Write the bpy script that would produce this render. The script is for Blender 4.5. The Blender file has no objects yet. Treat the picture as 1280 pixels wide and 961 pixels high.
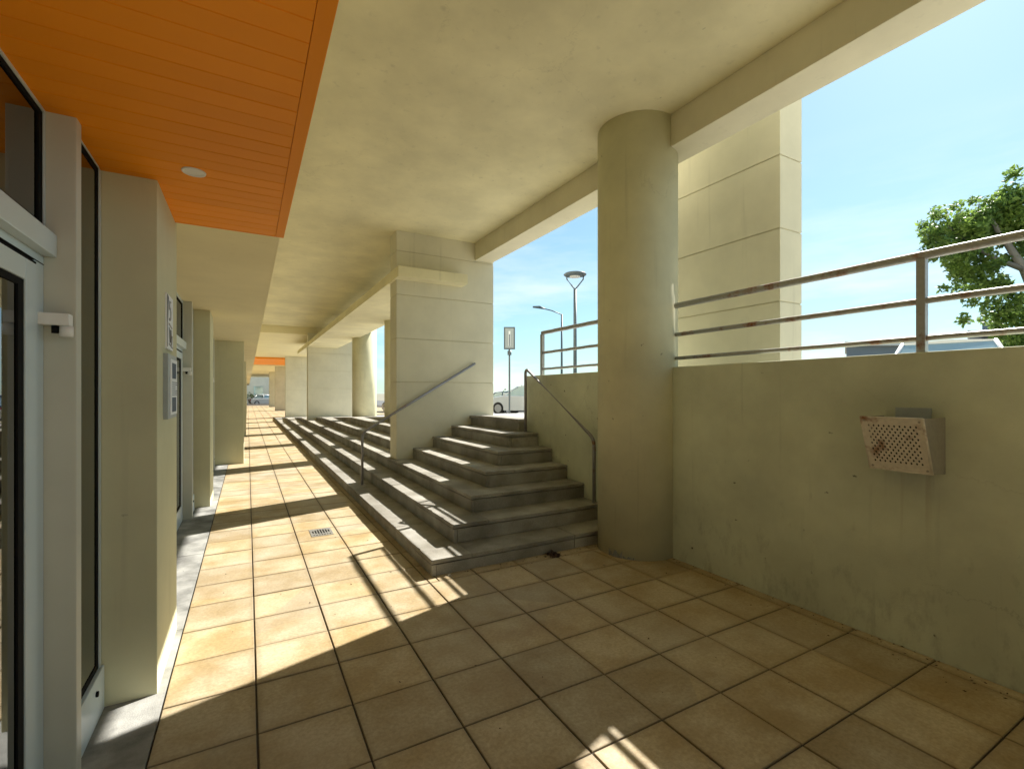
import bpy, bmesh, math, random
from mathutils import Vector, Matrix
R = math.radians
random.seed(11)
sc = bpy.context.scene
COL = sc.collection

# ------------------------------------------------------------ camera
EYE = 1.48
cam_d = bpy.data.cameras.new("camera")
cam_d.sensor_width = 36.0
cam_d.lens = 591.4 / 1280 * 36.0
cam_d.shift_y = 10.5 / 1280
cam_d.clip_start = 0.05
cam_d.clip_end = 2000
cam = bpy.data.objects.new("camera", cam_d)
cam.location = (0, 0, EYE)
cam.rotation_euler = (R(90), 0, R(-29.2))
COL.objects.link(cam)
sc.camera = cam

# ------------------------------------------------------------ world, sun, exposure
SUN = Vector((1.0, 0.305, 0.885)).normalized()
elev = math.asin(SUN.z)
azim = math.atan2(SUN.x, SUN.y)
w = bpy.data.worlds.new("World")
sc.world = w
w.use_nodes = True
wn = w.node_tree
wn.nodes.clear()
wo = wn.nodes.new("ShaderNodeOutputWorld")
bg = wn.nodes.new("ShaderNodeBackground")
sky = wn.nodes.new("ShaderNodeTexSky")
sky.sky_type = 'NISHITA'
sky.sun_disc = False
sky.sun_elevation = elev
sky.sun_rotation = azim
sky.air_density = 1.0
sky.dust_density = 0.3
sky.ozone_density = 1.5
bg.inputs['Strength'].default_value = 0.083
gm = wn.nodes.new("ShaderNodeGamma")          # softer contrast over the whole sky
gm.inputs[1].default_value = 0.62
tn = wn.nodes.new("ShaderNodeMix"); tn.data_type = 'RGBA'; tn.blend_type = 'MULTIPLY'
tn.inputs[0].default_value = 1.0
tn.inputs[7].default_value = (0.62, 1.0, 1.06, 1)     # the photograph's cool cyan daylight
wn.links.new(sky.outputs[0], tn.inputs[6])
wn.links.new(tn.outputs[2], gm.inputs[0])
# thin high cloud, denser toward the horizon all the way round
tc = wn.nodes.new("ShaderNodeTexCoord")
mp_ = wn.nodes.new("ShaderNodeMapping")
mp_.inputs['Scale'].default_value = (1.0, 1.0, 5.0)
wn.links.new(tc.outputs['Generated'], mp_.inputs[0])
cn = wn.nodes.new("ShaderNodeTexNoise")
cn.inputs['Scale'].default_value = 2.6
cn.inputs['Detail'].default_value = 8
cn.inputs['Roughness'].default_value = 0.6
wn.links.new(mp_.outputs[0], cn.inputs['Vector'])
cr = wn.nodes.new("ShaderNodeMapRange")
cr.inputs['From Min'].default_value = 0.44
cr.inputs['From Max'].default_value = 0.72
wn.links.new(cn.outputs[0], cr.inputs[0])
sp_ = wn.nodes.new("ShaderNodeSeparateXYZ")
wn.links.new(tc.outputs['Generated'], sp_.inputs[0])
er = wn.nodes.new("ShaderNodeMapRange")
er.inputs['From Min'].default_value = 0.02
er.inputs['From Max'].default_value = 0.42
er.inputs['To Min'].default_value = 0.85
er.inputs['To Max'].default_value = 0.0
wn.links.new(sp_.outputs[2], er.inputs[0])
ml = wn.nodes.new("ShaderNodeMath"); ml.operation = 'MULTIPLY'
wn.links.new(cr.outputs[0], ml.inputs[0]); wn.links.new(er.outputs[0], ml.inputs[1])
cm = wn.nodes.new("ShaderNodeMix"); cm.data_type = 'RGBA'
cm.inputs[7].default_value = (4.2, 4.3, 4.4, 1)
wn.links.new(ml.outputs[0], cm.inputs[0]); wn.links.new(gm.outputs[0], cm.inputs[6])
wn.links.new(cm.outputs[2], bg.inputs[0])
wn.links.new(bg.outputs[0], wo.inputs[0])
sd = bpy.data.lights.new("sun", 'SUN')
sd.energy = 3.5
sd.angle = R(0.5)
sd.color = (1.0, 0.95, 0.87)
so = bpy.data.objects.new("sun", sd)
so.rotation_euler = SUN.to_track_quat('Z', 'Y').to_euler()
so.location = (20, 5, 20)
COL.objects.link(so)
vs = sc.view_settings
vs.view_transform = 'Standard'
vs.look = 'None'
vs.exposure = 1.88
vs.gamma = 1.0
sc.cycles.max_bounces = 14
sc.cycles.diffuse_bounces = 8

# ------------------------------------------------------------ materials
def new_mat(name):
    m = bpy.data.materials.new(name)
    m.use_nodes = True
    nt = m.node_tree
    b = nt.nodes["Principled BSDF"]
    return m, nt, b

def N(nt, t, **kw):
    n = nt.nodes.new(t)
    for k, v in kw.items():
        setattr(n, k, v)
    return n

def noise(nt, vec, scale, detail=5, rough=0.55):
    n = N(nt, "ShaderNodeTexNoise")
    n.inputs['Scale'].default_value = scale
    n.inputs['Detail'].default_value = detail
    n.inputs['Roughness'].default_value = rough
    if vec is not None:
        nt.links.new(vec, n.inputs['Vector'])
    return n

def ramp(nt, fac, p0, p1, c0=(0, 0, 0, 1), c1=(1, 1, 1, 1)):
    r = N(nt, "ShaderNodeValToRGB")
    r.color_ramp.elements[0].position = p0
    r.color_ramp.elements[1].position = p1
    r.color_ramp.elements[0].color = c0
    r.color_ramp.elements[1].color = c1
    nt.links.new(fac, r.inputs[0])
    return r

def mix(nt, fac, a, b, mode='MIX'):
    m = N(nt, "ShaderNodeMix", data_type='RGBA', blend_type=mode)
    for s, v in ((0, fac), (6, a), (7, b)):
        if isinstance(v, (int, float)):
            m.inputs[s].default_value = v
        elif isinstance(v, tuple):
            m.inputs[s].default_value = v if len(v) == 4 else v + (1,)
        else:
            nt.links.new(v, m.inputs[s])
    return m.outputs[2]

def bump(nt, b, h, strength=0.2, dist=0.01):
    n = N(nt, "ShaderNodeBump")
    n.inputs['Strength'].default_value = strength
    n.inputs['Distance'].default_value = dist
    nt.links.new(h, n.inputs['Height'])
    nt.links.new(n.outputs[0], b.inputs['Normal'])

def pos(nt):
    return N(nt, "ShaderNodeNewGeometry").outputs['Position']

def plaster(name, col, stain=0.25, spots=0.0, grain=0.12, rough=0.85, scuff=False, dk=0.72, sc=1.3, crack=0.0):
    m, nt, b = new_mat(name)
    p = pos(nt)
    n1 = noise(nt, p, sc, 7, 0.62)
    n2 = noise(nt, p, 9, 5)
    dark = tuple(c * dk for c in col)
    lite = tuple(min(1, c * 1.1) for c in col)
    c1 = mix(nt, ramp(nt, n1.outputs[0], 0.35, 0.68).outputs[0], dark + (1,), lite + (1,))
    c2 = mix(nt, stain, col + (1,), c1)
    # vertical streaks
    mp = N(nt, "ShaderNodeMapping")
    mp.inputs['Scale'].default_value = (14, 14, 0.7)
    nt.links.new(p, mp.inputs[0])
    st = noise(nt, mp.outputs[0], 1.0, 4)
    stm = ramp(nt, st.outputs[0], 0.62, 0.8)
    f = N(nt, "ShaderNodeMath", operation='MULTIPLY')
    nt.links.new(stm.outputs[0], f.inputs[0])
    f.inputs[1].default_value = stain * 0.8
    c3 = mix(nt, f.outputs[0], c2, tuple(c * 0.55 for c in col) + (1,))
    out = c3
    if spots:
        v = N(nt, "ShaderNodeTexVoronoi")
        v.inputs['Scale'].default_value = 6.5
        v.inputs['Randomness'].default_value = 1
        wv = noise(nt, p, 30, 3)
        ad = N(nt, "ShaderNodeVectorMath", operation='MULTIPLY_ADD')
        nt.links.new(wv.outputs['Color'], ad.inputs[0])
        ad.inputs[1].default_value = (0.05, 0.05, 0.05)
        nt.links.new(p, ad.inputs[2])
        nt.links.new(ad.outputs[0], v.inputs['Vector'])
        d = ramp(nt, v.outputs['Distance'], 0.03, 0.075, (1, 1, 1, 1), (0, 0, 0, 1))
        sep = N(nt, "ShaderNodeSeparateColor")
        nt.links.new(v.outputs['Color'], sep.inputs[0])
        g = ramp(nt, sep.outputs[0], 0.78, 0.86)
        k = N(nt, "ShaderNodeMath", operation='MULTIPLY')
        nt.links.new(d.outputs[0], k.inputs[0])
        nt.links.new(g.outputs[0], k.inputs[1])
        k2 = N(nt, "ShaderNodeMath", operation='MULTIPLY')
        nt.links.new(k.outputs[0], k2.inputs[0])
        k2.inputs[1].default_value = spots
        out = mix(nt, k2.outputs[0], out, (0.05, 0.045, 0.03, 1))
    if crack:
        # hairline cracks wandering through the render coat
        wq = noise(nt, p, 4, 6, 0.7)
        aq = N(nt, "ShaderNodeVectorMath", operation='MULTIPLY_ADD'); nt.links.new(wq.outputs['Color'], aq.inputs[0])
        aq.inputs[1].default_value = (0.35, 0.35, 0.35); nt.links.new(p, aq.inputs[2])
        vq = N(nt, "ShaderNodeTexVoronoi", feature='DISTANCE_TO_EDGE'); vq.inputs['Scale'].default_value = 0.75
        nt.links.new(aq.outputs[0], vq.inputs['Vector'])
        cq = ramp(nt, vq.outputs['Distance'], 0.0012, 0.0040, (1, 1, 1, 1), (0, 0, 0, 1))
        gq = ramp(nt, noise(nt, p, 0.9, 2).outputs[0], 0.48, 0.58)
        mq = N(nt, "ShaderNodeMath", operation='MULTIPLY'); nt.links.new(cq.outputs[0], mq.inputs[0]); nt.links.new(gq.outputs[0], mq.inputs[1])
        m5 = N(nt, "ShaderNodeMath", operation='MULTIPLY'); nt.links.new(mq.outputs[0], m5.inputs[0]); m5.inputs[1].default_value = crack
        out = mix(nt, m5.outputs[0], out, (0.12, 0.10, 0.06, 1))
    if scuff:
        # dirt splashes and scrapes, thickest low on the wall, and rust runs below the bin
        sz = N(nt, "ShaderNodeSeparateXYZ"); nt.links.new(p, sz.inputs[0])
        mz = N(nt, "ShaderNodeMapRange"); nt.links.new(sz.outputs[2], mz.inputs[0])
        mz.inputs['From Min'].default_value = 0.0; mz.inputs['From Max'].default_value = 0.9
        mz.inputs['To Min'].default_value = 0.13; mz.inputs['To Max'].default_value = -0.03
        m2 = N(nt, "ShaderNodeMapping"); m2.inputs['Scale'].default_value = (7, 7, 3.2); nt.links.new(p, m2.inputs[0])
        ns = noise(nt, m2.outputs[0], 1.6, 9, 0.72)
        ad2 = N(nt, "ShaderNodeMath", operation='ADD'); nt.links.new(ns.outputs[0], ad2.inputs[0]); nt.links.new(mz.outputs[0], ad2.inputs[1])
        sc_ = ramp(nt, ad2.outputs[0], 0.62, 0.80)
        sc2 = N(nt, "ShaderNodeMath", operation='MULTIPLY'); nt.links.new(sc_.outputs[0], sc2.inputs[0]); sc2.inputs[1].default_value = 0.34
        out = mix(nt, sc2.outputs[0], out, (0.16, 0.15, 0.10, 1))
        lt = ramp(nt, noise(nt, p, 2.1, 6, 0.6).outputs[0], 0.56, 0.7)
        l2 = N(nt, "ShaderNodeMath", operation='MULTIPLY'); nt.links.new(lt.outputs[0], l2.inputs[0]); l2.inputs[1].default_value = 0.35
        out = mix(nt, l2.outputs[0], out, (0.62, 0.64, 0.50, 1))
        m3 = N(nt, "ShaderNodeMapping"); m3.inputs['Scale'].default_value = (30, 30, 1.1); nt.links.new(p, m3.inputs[0])
        dr = ramp(nt, noise(nt, m3.outputs[0], 1.0, 3).outputs[0], 0.55, 0.7)
        yy = N(nt, "ShaderNodeMapRange"); nt.links.new(sz.outputs[1], yy.inputs[0])
        yy.inputs['From Min'].default_value = 1.25 - 0.16; yy.inputs['From Max'].default_value = 1.25
        y2 = N(nt, "ShaderNodeMapRange"); nt.links.new(sz.outputs[1], y2.inputs[0])
        y2.inputs['From Min'].default_value = 1.40; y2.inputs['From Max'].default_value = 1.30
        z1_ = N(nt, "ShaderNodeMapRange"); nt.links.new(sz.outputs[2], z1_.inputs[0])
        z1_.inputs['From Min'].default_value = 0.55; z1_.inputs['From Max'].default_value = 1.04
        z2_ = N(nt, "ShaderNodeMath", operation='LESS_THAN'); nt.links.new(sz.outputs[2], z2_.inputs[0]); z2_.inputs[1].default_value = 1.06
        f_ = dr.outputs[0]
        for q in (yy.outputs[0], y2.outputs[0], z1_.outputs[0], z2_.outputs[0]):
            mm = N(nt, "ShaderNodeMath", operation='MULTIPLY'); nt.links.new(f_, mm.inputs[0]); nt.links.new(q, mm.inputs[1]); f_ = mm.outputs[0]
        f5 = N(nt, 'ShaderNodeMath', operation='MULTIPLY'); nt.links.new(f_, f5.inputs[0]); f5.inputs[1].default_value = 0.55
        out = mix(nt, f5.outputs[0], out, (0.24, 0.14, 0.06, 1))
    nt.links.new(out, b.inputs['Base Color'])
    b.inputs['Roughness'].default_value = rough
    b.inputs['Specular IOR Level'].default_value = 0.25
    fine = noise(nt, p, 140, 3)
    h = mix(nt, 0.45, n2.outputs[0], fine.outputs[0])
    bump(nt, b, h, grain, 0.012)
    return m

CREAM = (0.60, 0.515, 0.315)
M_ceil = plaster("ceiling_paint", (0.77, 0.715, 0.475), 0.55, 0.35, crack=0.16)
M_pillar = plaster("pillar_paint", (0.64, 0.61, 0.47), 0.4, 0.25)
M_col = plaster("column_paint", (0.65, 0.62, 0.425), 0.55, 0.6, crack=0.18)
M_wall = plaster("wall_paint", (0.63, 0.655, 0.50), 0.75, 1.0, 0.25, scuff=True, crack=0.28)
M_groove = plaster("groove_paint", (0.60, 0.56, 0.41), 0.4)
M_beam = plaster("beam_paint", (0.68, 0.64, 0.48), 0.4, 0.3)
M_shop = plaster("shop_pilaster_paint", (0.62, 0.60, 0.40), 0.35, 0.4)
M_soffit = plaster("soffit_paint", (0.78, 0.71, 0.45), 0.25)
M_conc = plaster("concrete", (0.36, 0.36, 0.335), 0.95, 0.8, 0.35, dk=0.38, sc=3.6)
M_side = plaster("pavement_stone", (0.55, 0.53, 0.48), 0.8, 0.5, 0.3)
M_white_wall = plaster("white_render", (0.75, 0.74, 0.70), 0.3)
M_grey_wall = plaster("grey_render", (0.22, 0.25, 0.28), 0.3)

def simple(name, col, rough=0.5, metal=0.0, spec=0.5, var=0.0, scale=20, coat=0.0):
    m, nt, b = new_mat(name)
    b.inputs['Roughness'].default_value = rough
    b.inputs['Metallic'].default_value = metal
    b.inputs['Specular IOR Level'].default_value = spec
    b.inputs['Coat Weight'].default_value = coat
    if var:
        n = noise(nt, pos(nt), scale, 5)
        c = mix(nt, n.outputs[0], tuple(x * (1 - var) for x in col) + (1,), tuple(min(1, x * (1 + var)) for x in col) + (1,))
        nt.links.new(c, b.inputs['Base Color'])
    else:
        b.inputs['Base Color'].default_value = col + (1,)
    return m

M_grout = simple("grout", (0.055, 0.043, 0.03), 0.95, var=0.4, scale=8)
M_alu = simple("sky_tinted_alu_paint", (0.57, 0.66, 0.69), 0.28, 0.0, 0.5, 0.06, 6)  # bluish base colour stands in for sky reflected on the frames
M_alu_post = simple("grey_post_paint", (0.54, 0.54, 0.46), 0.45, 0.0, 0.4, 0.08, 5)
M_gasket = simple("black_gasket", (0.010, 0.010, 0.010), 0.8, spec=0.08)
M_white = simple("white_plastic", (0.75, 0.75, 0.72), 0.4, var=0.05)
M_asphalt = simple("asphalt", (0.11, 0.11, 0.105), 0.9, var=0.3, scale=40)
M_ground = simple("dry_ground", (0.22, 0.20, 0.14), 0.95, var=0.4, scale=0.6)
M_line = simple("road_paint", (0.75, 0.75, 0.72), 0.7, var=0.1)
M_steel = simple("drain_steel", (0.5, 0.5, 0.5), 0.4, 0.8, var=0.2)
M_black = simple("black_rubber", (0.015, 0.015, 0.015), 0.8)
M_pole = simple("grey_lamp_paint", (0.10, 0.125, 0.14), 0.5, 0.0, var=0.15)
M_paper = simple("paper", (0.78, 0.80, 0.82), 0.7, var=0.04)
M_ink = simple("dark_blue_ink", (0.05, 0.08, 0.13), 0.7, var=0.4, scale=60)
M_greyplate = simple("grey_plate", (0.36, 0.40, 0.42), 0.45, var=0.1)
M_lampglass = simple("lamp_cover", (0.75, 0.74, 0.70), 0.4)
M_plate_ink = simple("grey_ink", (0.38, 0.39, 0.40), 0.7)
M_redlight = simple("red_lens", (0.35, 0.02, 0.02), 0.2)
M_headlight = simple("clear_lens", (0.7, 0.72, 0.75), 0.08)
M_rim = simple("wheel_rim", (0.45, 0.46, 0.48), 0.3, 0.8)
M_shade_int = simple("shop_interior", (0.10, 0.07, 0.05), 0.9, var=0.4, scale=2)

def car_paint(name, col):
    return simple(name, col, 0.25, 0.1, 0.5, coat=0.8)
M_car_white = car_paint("white_car_paint", (0.72, 0.74, 0.76))
M_car_silver = car_paint("silver_car_paint", (0.42, 0.45, 0.48))
M_car_dark = car_paint("dark_car_paint", (0.06, 0.08, 0.10))
M_car_blue = car_paint("pale_blue_car_paint", (0.35, 0.47, 0.55))

def glass_mat():
    m, nt, b = new_mat("shop_glass")
    nt.nodes.remove(b)
    out = nt.nodes["Material Output"]
    g = N(nt, "ShaderNodeBsdfGlossy")
    g.inputs['Roughness'].default_value = 0.01
    g.inputs['Color'].default_value = (0.95, 0.97, 0.98, 1)
    t = N(nt, "ShaderNodeBsdfTransparent")
    t.inputs['Color'].default_value = (0.55, 0.6, 0.58, 1)
    f = N(nt, "ShaderNodeFresnel")
    f.inputs['IOR'].default_value = 2.3
    mx = N(nt, "ShaderNodeMixShader")
    nt.links.new(f.outputs[0], mx.inputs[0])
    nt.links.new(t.outputs[0], mx.inputs[1])
    nt.links.new(g.outputs[0], mx.inputs[2])
    nt.links.new(mx.outputs[0], out.inputs[0])
    return m
M_glass = glass_mat()
M_carglass = simple("sky_pale_glass", (0.48, 0.62, 0.66), 0.05, 0.35, 1.0, coat=1.0)  # pale base colour paints the sky's reflection into the panes

def orange_mat():
    m, nt, b = new_mat("orange_painted_board")
    p = pos(nt)
    n = noise(nt, p, 2.2, 4)
    oi = N(nt, "ShaderNodeObjectInfo")
    c = mix(nt, n.outputs[0], (0.82, 0.265, 0.004, 1), (0.92, 0.32, 0.006, 1))
    r = ramp(nt, oi.outputs['Random'], 0, 1, (0.93, 0.93, 0.93, 1), (1.04, 1.04, 1.04, 1))
    c = mix(nt, 1.0, c, r.outputs[0], 'MULTIPLY')
    nt.links.new(c, b.inputs['Base Color'])
    b.inputs['Roughness'].default_value = 0.5
    b.inputs['Specular IOR Level'].default_value = 0.15
    bump(nt, b, noise(nt, p, 35, 3).outputs[0], 0.06, 0.01)
    return m
M_orange = orange_mat()

TX0, TSX, TY0, TSY = -0.3635, 0.4008, 2.3375, 0.398

def tile_mat():
    m, nt, b = new_mat("terracotta_beige_tile")
    p = pos(nt)
    sub = N(nt, "ShaderNodeVectorMath", operation='SUBTRACT')
    nt.links.new(p, sub.inputs[0])
    sub.inputs[1].default_value = (TX0, TY0, 0)
    dv = N(nt, "ShaderNodeVectorMath", operation='DIVIDE')
    nt.links.new(sub.outputs[0], dv.inputs[0])
    dv.inputs[1].default_value = (TSX, TSY, 1000)
    fl = N(nt, "ShaderNodeVectorMath", operation='FLOOR')
    nt.links.new(dv.outputs[0], fl.inputs[0])
    wn_ = N(nt, "ShaderNodeTexWhiteNoise", noise_dimensions='3D')
    nt.links.new(fl.outputs[0], wn_.inputs['Vector'])
    n1 = noise(nt, p, 2.6, 7, 0.62)
    n2 = noise(nt, p, 55, 5, 0.7)
    n3 = noise(nt, p, 0.8, 3)
    a = mix(nt, ramp(nt, n1.outputs[0], 0.38, 0.62).outputs[0], (0.36, 0.27, 0.14, 1), (0.49, 0.415, 0.28, 1))
    t = ramp(nt, wn_.outputs['Value'], 0, 1, (0.84, 0.84, 0.86, 1), (1.1, 1.07, 1.02, 1))
    a = mix(nt, 1.0, a, t.outputs[0], 'MULTIPLY')
    sp = ramp(nt, n2.outputs[0], 0.36, 0.62, (0.74, 0.72, 0.68, 1), (1.08, 1.08, 1.08, 1))
    a = mix(nt, 0.75, a, sp.outputs[0], 'MULTIPLY')
    a = mix(nt, ramp(nt, n3.outputs[0], 0.45, 0.72).outputs[0], a, mix(nt, 0.4, a, (0.40, 0.37, 0.31, 1)))
    # worn edge grime toward the joints
    fr = N(nt, "ShaderNodeVectorMath", operation='FRACTION')
    nt.links.new(dv.outputs[0], fr.inputs[0])
    sx = N(nt, "ShaderNodeSeparateXYZ")
    nt.links.new(fr.outputs[0], sx.inputs[0])
    def edge(o):
        q = N(nt, "ShaderNodeMath", operation='SUBTRACT'); nt.links.new(o, q.inputs[0]); q.inputs[1].default_value = 0.5
        ab = N(nt, "ShaderNodeMath", operation='ABSOLUTE'); nt.links.new(q.outputs[0], ab.inputs[0])
        return ab.outputs[0]
    mxm = N(nt, "ShaderNodeMath", operation='MAXIMUM')
    nt.links.new(edge(sx.outputs[0]), mxm.inputs[0]); nt.links.new(edge(sx.outputs[1]), mxm.inputs[1])
    adn = N(nt, "ShaderNodeMath", operation='MULTIPLY_ADD')
    nt.links.new(n1.outputs[0], adn.inputs[0]); adn.inputs[1].default_value = 0.12
    nt.links.new(mxm.outputs[0], adn.inputs[2])
    eg = ramp(nt, adn.outputs[0], 0.47, 0.58)
    eg2 = N(nt, "ShaderNodeMath", operation='MULTIPLY'); nt.links.new(eg.outputs[0], eg2.inputs[0]); eg2.inputs[1].default_value = 0.45
    a = mix(nt, eg2.outputs[0], a, (0.15, 0.105, 0.05, 1))
    vg = N(nt, "ShaderNodeTexVoronoi"); vg.inputs['Scale'].default_value = 3.1
    wv = noise(nt, p, 40, 2)
    av = N(nt, "ShaderNodeVectorMath", operation='MULTIPLY_ADD'); nt.links.new(wv.outputs['Color'], av.inputs[0])
    av.inputs[1].default_value = (0.03, 0.03, 0.0); nt.links.new(p, av.inputs[2]); nt.links.new(av.outputs[0], vg.inputs['Vector'])
    gd = ramp(nt, vg.outputs['Distance'], 0.03, 0.06, (1, 1, 1, 1), (0, 0, 0, 1))
    gs = N(nt, "ShaderNodeSeparateColor"); nt.links.new(vg.outputs['Color'], gs.inputs[0])
    gg = ramp(nt, gs.outputs[1], 0.70, 0.74)
    gk = N(nt, "ShaderNodeMath", operation='MULTIPLY'); nt.links.new(gd.outputs[0], gk.inputs[0]); nt.links.new(gg.outputs[0], gk.inputs[1])
    gk2 = N(nt, "ShaderNodeMath", operation='MULTIPLY'); nt.links.new(gk.outputs[0], gk2.inputs[0]); gk2.inputs[1].default_value = 0.6
    a = mix(nt, gk2.outputs[0], a, (0.09, 0.07, 0.05, 1))
    # broad damp stain patches
    ds = ramp(nt, noise(nt, p, 1.1, 8, 0.68).outputs[0], 0.55, 0.68)
    d2 = N(nt, "ShaderNodeMath", operation='MULTIPLY'); nt.links.new(ds.outputs[0], d2.inputs[0]); d2.inputs[1].default_value = 0.5
    a = mix(nt, d2.outputs[0], a, (0.26, 0.18, 0.08, 1))
    nt.links.new(a, b.inputs['Base Color'])
    rr = ramp(nt, n1.outputs[0], 0.3, 0.7, (0.5, 0.5, 0.5, 1), (0.72, 0.72, 0.72, 1))
    nt.links.new(rr.outputs[0], b.inputs['Roughness'])
    b.inputs['Specular IOR Level'].default_value = 0.4
    bump(nt, b, mix(nt, 0.5, n2.outputs[0], n1.outputs[0]), 0.16, 0.006)
    return m
M_tile = tile_mat()

def granite_mat():
    m, nt, b = new_mat("worn_granite")
    p = pos(nt)
    n1 = noise(nt, p, 3.0, 6)
    n2 = noise(nt, p, 160, 4, 0.8)
    oi = N(nt, "ShaderNodeObjectInfo")
    a = mix(nt, ramp(nt, n1.outputs[0], 0.35, 0.68).outputs[0], (0.22, 0.205, 0.17, 1), (0.38, 0.365, 0.325, 1))
    s = ramp(nt, n2.outputs[0], 0.33, 0.68, (0.55, 0.55, 0.55, 1), (1.35, 1.35, 1.35, 1))
    a = mix(nt, 0.8, a, s.outputs[0], 'MULTIPLY')
    t = ramp(nt, oi.outputs['Random'], 0, 1, (0.85, 0.85, 0.85, 1), (1.12, 1.12, 1.1, 1))
    a = mix(nt, 1.0, a, t.outputs[0], 'MULTIPLY')
    nt.links.new(a, b.inputs['Base Color'])
    b.inputs['Roughness'].default_value = 0.75
    b.inputs['Specular IOR Level'].default_value = 0.3
    bump(nt, b, mix(nt, 0.5, n2.outputs[0], n1.outputs[0]), 0.3, 0.006)
    return m
M_granite = granite_mat()

def rust_metal(name, col, amount, rough=0.5, metal=0.4):
    m, nt, b = new_mat(name)
    p = pos(nt)
    n1 = noise(nt, p, 5, 7, 0.65)
    n2 = noise(nt, p, 45, 4)
    rm = ramp(nt, n1.outputs[0], 0.62 - amount * 0.25, 0.72 - amount * 0.2)
    rust = mix(nt, n2.outputs[0], (0.11, 0.035, 0.012, 1), (0.34, 0.13, 0.045, 1))
    base = mix(nt, n2.outputs[0], tuple(c * 0.75 for c in col) + (1,), tuple(c * 1.15 for c in col) + (1,))
    nt.links.new(mix(nt, rm.outputs[0], base, rust), b.inputs['Base Color'])
    b.inputs['Roughness'].default_value = rough
    b.inputs['Metallic'].default_value = metal
    bump(nt, b, n2.outputs[0], 0.15, 0.004)
    return m
M_rail = rust_metal("grey_rail_rusting", (0.40, 0.40, 0.38), 0.38)
M_rail_clean = rust_metal("grey_rail_paint", (0.40, 0.41, 0.42), 0.1)
M_hand = rust_metal("handrail_paint", (0.29, 0.28, 0.285), 0.15, 0.4, 0.3)
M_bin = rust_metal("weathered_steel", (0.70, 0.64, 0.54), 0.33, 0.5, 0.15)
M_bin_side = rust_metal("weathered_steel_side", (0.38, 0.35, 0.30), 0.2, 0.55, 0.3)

def leaf_mat(name, c0, c1):
    m, nt, b = new_mat(name)
    n = noise(nt, pos(nt), 1.6, 3)
    n2 = noise(nt, pos(nt), 14, 2)
    f = mix(nt, 0.5, n.outputs[0], n2.outputs[0])
    c = mix(nt, ramp(nt, f, 0.36, 0.62).outputs[0], c0 + (1,), c1 + (1,))
    nt.links.new(c, b.inputs['Base Color'])
    b.inputs['Roughness'].default_value = 0.5
    tr = N(nt, "ShaderNodeBsdfTranslucent")
    nt.links.new(c, tr.inputs[0])
    ms = N(nt, "ShaderNodeMixShader")
    ms.inputs[0].default_value = 0.45
    nt.links.new(b.outputs[0], ms.inputs[1])
    nt.links.new(tr.outputs[0], ms.inputs[2])
    nt.links.new(ms.outputs[0], nt.nodes["Material Output"].inputs[0])
    return m
M_leaf = leaf_mat("tree_leaf", (0.09, 0.17, 0.05), (0.30, 0.42, 0.08))
M_leaf2 = leaf_mat("shrub_leaf", (0.04, 0.08, 0.02), (0.12, 0.17, 0.05))
M_bark = plaster("pale_bark", (0.32, 0.29, 0.25), 0.8, 0.5, 0.5)
M_dryleaf = simple("dry_leaf", (0.06, 0.03, 0.02), 0.8, var=0.5, scale=60)

# ------------------------------------------------------------ mesh helpers
def BM():
    return bmesh.new()

def box(bm, x0, x1, y0, y1, z0, z1):
    v = [bm.verts.new(c) for c in ((x0, y0, z0), (x1, y0, z0), (x1, y1, z0), (x0, y1, z0),
                                   (x0, y0, z1), (x1, y0, z1), (x1, y1, z1), (x0, y1, z1))]
    for f in ((3, 2, 1, 0), (4, 5, 6, 7), (0, 1, 5, 4), (1, 2, 6, 5), (2, 3, 7, 6), (3, 0, 4, 7)):
        bm.faces.new([v[i] for i in f])
    return v

def prism(bm, pts, axis, a0, a1):
    """extrude a 2-D polygon along axis (0 x, 1 y, 2 z)"""
    def mk(p, a):
        c = [p[0], p[1]]
        c.insert(axis, a)
        return c
    A = [bm.verts.new(mk(p, a0)) for p in pts]
    B = [bm.verts.new(mk(p, a1)) for p in pts]
    n = len(pts)
    bm.faces.new(A); bm.faces.new(B[::-1])
    for i in range(n):
        bm.faces.new((A[i], A[(i + 1) % n], B[(i + 1) % n], B[i]))

def cyl(bm, c, r, z0, z1, seg=48, r2=None):
    r2 = r if r2 is None else r2
    A = [bm.verts.new((c[0] + r * math.cos(2 * math.pi * i / seg), c[1] + r * math.sin(2 * math.pi * i / seg), z0)) for i in range(seg)]
    B = [bm.verts.new((c[0] + r2 * math.cos(2 * math.pi * i / seg), c[1] + r2 * math.sin(2 * math.pi * i / seg), z1)) for i in range(seg)]
    bm.faces.new(A[::-1]); bm.faces.new(B)
    for i in range(seg):
        f = bm.faces.new((A[i], A[(i + 1) % seg], B[(i + 1) % seg], B[i]))
        f.smooth = True

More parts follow.
